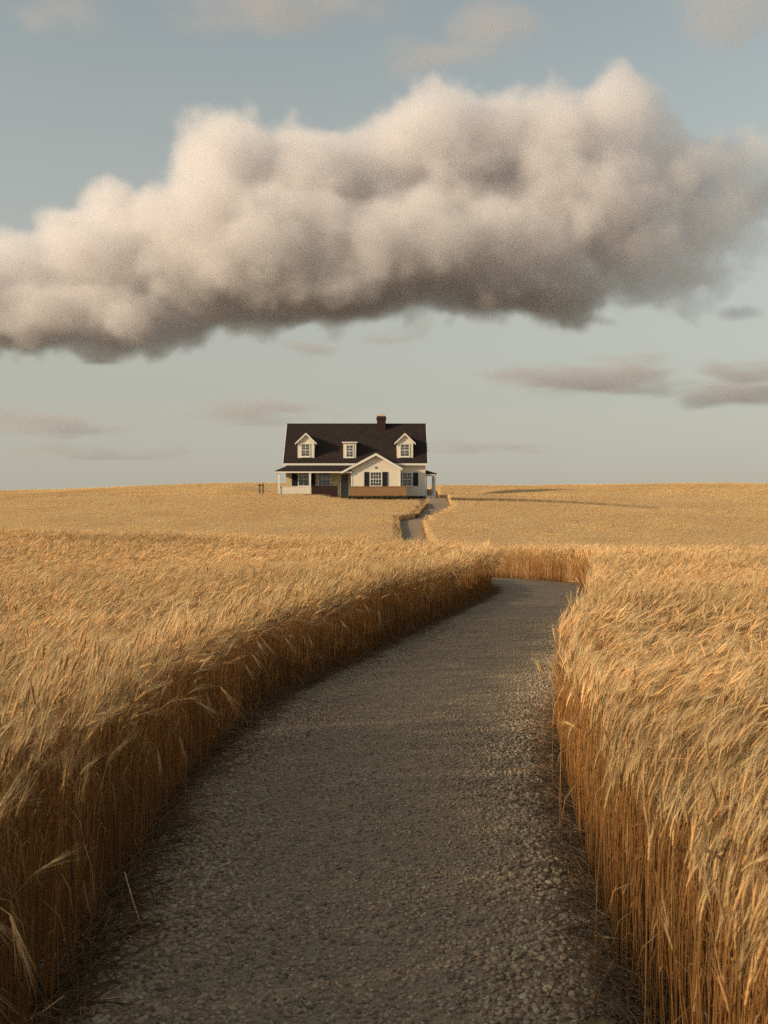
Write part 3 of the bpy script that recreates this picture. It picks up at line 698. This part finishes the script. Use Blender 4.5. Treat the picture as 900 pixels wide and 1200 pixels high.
def grass(n):  # line of shade at the house foot, built from dark-coloured blades
    x = rng.uniform(-4.6, 5.2, n); y = np.where(x > wx(477), YM, YW-.75)-.03-rng.random(n)**2*.6
    k = ~((x > XL(y)-.1) & (x < XR(y)+.1)) ; x, y = x[k], y[k]; n = len(x); z = H(x, y); L = rng.uniform(.12, .34, n)
    a = rng.uniform(0, 6.28, n); ln = rng.uniform(0, .5, n); o = np.stack([np.cos(a), np.sin(a), 0*a], 1); sv = np.stack([-np.sin(a), np.cos(a), 0*a], 1)*.016
    p = np.stack([x, y, z-.02], 1); up = np.array([0, 0, 1.])
    p1 = p+(L*.6)[:, None]*(up+o*(ln*.4)[:, None]); p2 = p+L[:, None]*(up+o*ln[:, None])
    V = np.stack([p-sv, p+sv, p1-sv*.8, p1+sv*.8, p2], 1); of = (np.arange(n)*5)[:, None, None]
    col = np.array([.06, .05, .022])*rng.normal(1, .25, (n, 1)).clip(.5, 1.8)
    return V.reshape(-1, 3), [(np.array([[0, 1, 3, 2]])[None]+of).reshape(-1, 4), (np.array([[2, 3, 4]])[None]+of).reshape(-1, 3)], np.repeat(col[:, None], 5, 1).reshape(-1, 3)
v, f, c = grass(5000)
tag(link(bpy.data.objects.new('grass', np_mesh('grass', v, f, M['litter'], c))), 'low dark blades added as a line of shade along the front of the house', 'grass', kind='stuff')

# ------------------------------------------------------------------ clouds: real vapour, lit by the sun and the sky
def mat_vapour(name, col):
    m = bpy.data.materials.new(name); m.use_nodes = True; t = m.node_tree; t.nodes.clear()
    o = t.nodes.new('ShaderNodeOutputMaterial'); pv = t.nodes.new('ShaderNodeVolumePrincipled'); t.links.new(pv.outputs[0], o.inputs['Volume'])
    pv.inputs['Color'].default_value = (*col, 1); pv.inputs['Density'].default_value = 1; pv.inputs['Anisotropy'].default_value = .2
    return m
M['vapour'] = mat_vapour('cloud_vapour', (.993, .962, .951)); M['thin_vapour'] = mat_vapour('thin_grey_vapour', (.78, .745, .74)); M['pink_vapour'] = mat_vapour('thin_pink_vapour', (.94, .84, .78))
def cloud(name, label, D, blobs, res, dens, sharp, warp_s, warp_a, n_s, n_a, bil_s, bil_a, step, squash=1.0, rough=.55, vap='vapour', fade=None, ragged=None):
    """blobs: (px, py, rx, ry, depth offset m, depth radius m) seen from the path; a field of ellipsoids roughened by noise"""
    ng = bpy.data.node_groups.new(name, 'GeometryNodeTree'); ng.interface.new_socket('Geometry', in_out='OUTPUT', socket_type='NodeSocketGeometry')
    N = ng.nodes.new; L = ng.links.new; out = N('NodeGroupOutput')
    def ma(op, a, b=None, c=None):
        n = N('ShaderNodeMath'); n.operation = op
        for i_, v in enumerate((a, b, c)):
            if v is None: continue
            if isinstance(v, (int, float)): n.inputs[i_].default_value = v
            else: L(v, n.inputs[i_])
        return n.outputs[0]
    def vm(op, a, b=None, s=None):
        n = N('ShaderNodeVectorMath'); n.operation = op
        for i_, v in enumerate((a, b)):
            if v is None: continue
            if isinstance(v, tuple): n.inputs[i_].default_value = v
            else: L(v, n.inputs[i_])
        if s is not None: n.inputs['Scale'].default_value = s
        return n.outputs['Value'] if op == 'LENGTH' else n.outputs[0]
    pos = N('GeometryNodeInputPosition').outputs[0]
    qpos = vm('MULTIPLY', pos, (1, 1, squash))
    wn = N('ShaderNodeTexNoise'); L(qpos, wn.inputs['Vector']); wn.inputs['Scale'].default_value = 1/warp_s; wn.inputs['Detail'].default_value = 3
    p = vm('ADD', pos, vm('SCALE', vm('SUBTRACT', wn.outputs['Color'], (.5, .5, .5)), s=warp_a))
    acc = None; lo = Vector((1e9,)*3); hi = Vector((-1e9,)*3)
    for (px, py, rx, ry, dd, rd) in blobs:
        y = D+dd; k = y/F; c = ((px-450)*k, y, EYE+(600-py)*k); ext = (rx*k, rd, ry*k)
        for a in range(3): lo[a] = min(lo[a], c[a]-ext[a]*1.12); hi[a] = max(hi[a], c[a]+ext[a]*1.12)
        q = vm('MULTIPLY', vm('SUBTRACT', p, c), tuple(1/e for e in ext))
        v = ma('SUBTRACT', 1, vm('LENGTH', q)); acc = v if acc is None else ma('SMOOTH_MAX', acc, v, .12)
    n1 = N('ShaderNodeTexNoise'); L(qpos, n1.inputs['Vector']); n1.inputs['Scale'].default_value = 1/n_s; n1.inputs['Detail'].default_value = 6; n1.inputs['Roughness'].default_value = rough
    if fade:                                                            # the vapour thins out and tears towards one end
        fx = N('ShaderNodeMapRange'); sp = N('ShaderNodeSeparateXYZ'); L(pos, sp.inputs[0]); L(sp.outputs[0], fx.inputs['Value'])
        fx.inputs[1].default_value = (fade[0]-450)*D/F; fx.inputs[2].default_value = (fade[1]-450)*D/F; fx.inputs[3].default_value = 0; fx.inputs[4].default_value = 1
        n_a = ma('MULTIPLY_ADD', fx.outputs[0], fade[3], n_a); dens = ma('MULTIPLY_ADD', fx.outputs[0], dens*(fade[2]-1), dens)
    if ragged:                                                          # torn shreds along the base
        fz = N('ShaderNodeMapRange'); sz = N('ShaderNodeSeparateXYZ'); L(pos, sz.inputs[0]); L(sz.outputs[2], fz.inputs['Value'])
        fz.inputs[1].default_value = (600-ragged[0])*D/F; fz.inputs[2].default_value = (600-ragged[1])*D/F; fz.inputs[3].default_value = 1; fz.inputs[4].default_value = 0
        n_a = ma('MULTIPLY_ADD', fz.outputs[0], ragged[2], n_a)
    v = ma('ADD', acc, ma('MULTIPLY', ma('SUBTRACT', n1.outputs[0], .5), n_a))
    if bil_a:
        vo = N('ShaderNodeTexVoronoi'); vo.feature = 'F1'; L(p, vo.inputs['Vector']); vo.inputs['Scale'].default_value = 1/bil_s; vo.inputs['Detail'].default_value = 1
        v = ma('ADD', v, ma('MULTIPLY', ma('SUBTRACT', .5, vo.outputs['Distance']), bil_a))
    de = ma('MULTIPLY', ma('MINIMUM', ma('MAXIMUM', ma('MULTIPLY', v, sharp), 0), 1), dens)
    vc = N('GeometryNodeVolumeCube'); L(de, vc.inputs['Density']); vc.inputs['Min'].default_value = lo; vc.inputs['Max'].default_value = hi
    for ax, nm in enumerate('XYZ'): vc.inputs['Resolution '+nm].default_value = max(4, int((hi[ax]-lo[ax])/res[ax]))
    sm = N('GeometryNodeSetMaterial'); sm.inputs['Material'].default_value = M[vap]; L(vc.outputs[0], sm.inputs[0]); L(sm.outputs[0], out.inputs[0])
    vd = bpy.data.volumes.new(name); o = link(bpy.data.objects.new(name, vd)); vd.materials.append(M[vap]); vd.render.step_size = step
    md = o.modifiers.new('density', 'NODES'); md.node_group = ng; md.show_viewport = False
    return tag(o, label, 'cloud', 'clouds in the evening sky', 'stuff')
big = [(-60, 355, 150, 62, 100, 300), (45, 335, 95, 66, 50, 260), (130, 250, 42, 48, 40, 150), (115, 308, 95, 74, 0, 260), (198, 285, 85, 62, 20, 250),
       (268, 208, 74, 82, 0, 260), (290, 300, 170, 82, -50, 320), (385, 228, 110, 80, 0, 280), (430, 300, 170, 75, -60, 330),
       (525, 190, 112, 80, 50, 300), (560, 290, 160, 75, -70, 320), (640, 180, 95, 82, 80, 280), (712, 152, 78, 68, 50, 220), (690, 245, 120, 90, 0, 260),
       (790, 195, 60, 52, 50, 180), (850, 205, 90, 52, 80, 170), (940, 210, 90, 60, 80, 170), (830, 255, 80, 60, 20, 150), (765, 318, 90, 50, -20, 160), (815, 300, 70, 48, 0, 120), (600, 335, 150, 42, 0, 250), (330, 352, 210, 34, 0, 280), (90, 378, 190, 34, 20, 280)]
cloud('cloud', 'huge cream and mauve cumulus cloud above the house', 3000, big, (7, 9, 6.5), .0135, 4.5, 280, 200, 150, 1.15, 110, .16, 35, 1.0, .63, fade=(640, 880, .4, 1.5), ragged=(410, 335, 1.0))
def wisp(label, D, blobs, dens, n_a=1.9, res=(22, 40, 9), squash=4.5, n_s=300, vap='thin_vapour'):
    cloud('cloud', label, D, blobs, res, dens*.65, 1.8, 420, 260, n_s, n_a, 1, 0, 70, squash, .66, vap)
wisp('thin grey cloud bank low in the sky right of the chimney', 6000, [(690, 446, 130, 17, 0, 400), (735, 438, 55, 20, 0, 250)], .006)
wisp('flat grey cloud streak low in the sky left of the roof', 6000, [(300, 481, 100, 13, 0, 350)], .0045)
wisp('faint grey cloud streaks low at the left edge of the sky', 6000, [(80, 499, 90, 11, 0, 350), (10, 488, 60, 11, 200, 300)], .0045)
wisp('grey and pink cloud bank low at the right edge of the sky', 6000, [(880, 462, 90, 15, 0, 350), (890, 434, 80, 12, 300, 300)], .006)
wisp('small dark cloud scrap just under the big cloud', 4200, [(368, 407, 36, 11, 0, 150)], .008, 1.3, (12, 24, 7), 2, 120)
wisp('very faint grey streak low in the sky just right of the house', 6000, [(560, 523, 90, 8, 0, 300)], .0035)
wisp('very faint long grey streak just above the horizon at far left', 6000, [(120, 528, 130, 8, 0, 300)], .0035)
wisp('small torn dark scrap below the right half of the big cloud', 3600, [(678, 391, 18, 15, 0, 90), (700, 384, 20, 8, 0, 70)], .008, 1.4, (9, 16, 7), 1, 90)
wisp('small torn dark scrap under the centre of the big cloud', 3600, [(445, 386, 34, 12, 0, 100), (480, 380, 24, 9, 0, 80)], .009, 1.5, (9, 16, 7), 1.4, 90)
wisp('small torn dark scrap right of the big cloud over the plain', 3600, [(868, 354, 26, 15, 0, 90)], .007, 1.5, (9, 16, 7), 1.2, 90)
wisp('pinkish wispy cloud above the big cloud near the top', 4000, [(575, 36, 60, 28, 0, 220), (505, 66, 70, 16, 0, 200)], .0035, 1.9, (14, 28, 12), 1.3, 150, 'pink_vapour')
wisp('pale wispy cloud at the upper left top of the sky', 4500, [(330, 8, 160, 22, 0, 260), (70, 12, 90, 10, 0, 220)], .0035, 1.9, (20, 32, 12), 1.8, 190, 'pink_vapour')
wisp('pink cloud fragment in the upper right corner of the sky', 4500, [(850, 14, 70, 26, 0, 240)], .004, 1.8, (16, 30, 12), 1.4, 160, 'pink_vapour')

# ------------------------------------------------------------------ light and camera
EL, AZ = R_(19.5), R_(-113)                    # low evening sun, straight from the left
w = bpy.data.worlds.new('World'); S.world = w; w.use_nodes = True
nt = w.node_tree; bg = nt.nodes['Background']
sky = nt.nodes.new('ShaderNodeTexSky'); sky.sky_type = 'NISHITA'; sky.sun_disc = False
sky.sun_elevation = EL; sky.sun_rotation = AZ; sky.air_density = 1.0; sky.dust_density = 1.5; sky.ozone_density = 1.0
hs = nt.nodes.new('ShaderNodeHueSaturation'); hs.inputs['Saturation'].default_value = .36
tn = nt.nodes.new('ShaderNodeMix'); tn.data_type = 'RGBA'; tn.blend_type = 'MULTIPLY'; tn.inputs[0].default_value = 1; tn.inputs[7].default_value = (1.02, 1.10, 1.03, 1)
nt.links.new(sky.outputs[0], hs.inputs['Color']); nt.links.new(hs.outputs[0], tn.inputs[6]); tc = nt.nodes.new('ShaderNodeTexCoord'); sx = nt.nodes.new('ShaderNodeSeparateXYZ'); nt.links.new(tc.outputs['Generated'], sx.inputs[0])
mr = nt.nodes.new('ShaderNodeMapRange'); nt.links.new(sx.outputs[2], mr.inputs[0]); mr.inputs[1].default_value = 0; mr.inputs[2].default_value = .46; mr.inputs[3].default_value = .85; mr.inputs[4].default_value = 0
hz = nt.nodes.new('ShaderNodeMix'); hz.data_type = 'RGBA'; hz.inputs[7].default_value = (3.65, 3.38, 2.75, 1)   # dusty air low over the plain
nt.links.new(mr.outputs[0], hz.inputs[0]); nt.links.new(tn.outputs[2], hz.inputs[6]); nt.links.new(hz.outputs[2], bg.inputs[0]); bg.inputs[1].default_value = .13
su = bpy.data.lights.new('sun', 'SUN'); so = bpy.data.objects.new('sun', su); C.objects.link(so)
su.energy = 4.6; su.angle = R_(2.5); su.color = (1, .77, .53)
dv = Vector((math.sin(AZ)*math.cos(EL), math.cos(AZ)*math.cos(EL), math.sin(EL))); so.rotation_euler = dv.to_track_quat('Z', 'Y').to_euler(); so.location = (-30, 0, 30)
cam = bpy.data.cameras.new('camera'); co = bpy.data.objects.new('camera', cam); C.objects.link(co); S.camera = co
cam.sensor_fit = 'VERTICAL'; cam.sensor_height = 36; cam.lens = F/1200*36; cam.clip_start = .05; cam.clip_end = 30000
co.location = (0, 0, EYE); co.rotation_euler = (R_(90), 0, 0)
cam.dof.use_dof = True; cam.dof.focus_distance = 16; cam.dof.aperture_fstop = 10
S.view_settings.view_transform = 'Standard'; S.view_settings.look = 'None'; S.view_settings.gamma = 1; S.view_settings.exposure = 0
S.cycles.max_bounces = 10; S.cycles.sample_clamp_indirect = 2.5; S.cycles.sample_clamp_direct = 5; S.cycles.diffuse_bounces = 6; S.cycles.glossy_bounces = 3; S.cycles.transmission_bounces = 4; S.cycles.transparent_max_bounces = 8; S.cycles.volume_bounces = 5
S.cycles.use_adaptive_sampling = True; S.cycles.adaptive_threshold = .008; S.cycles.use_denoising = False
S.cycles.volume_max_steps = 512
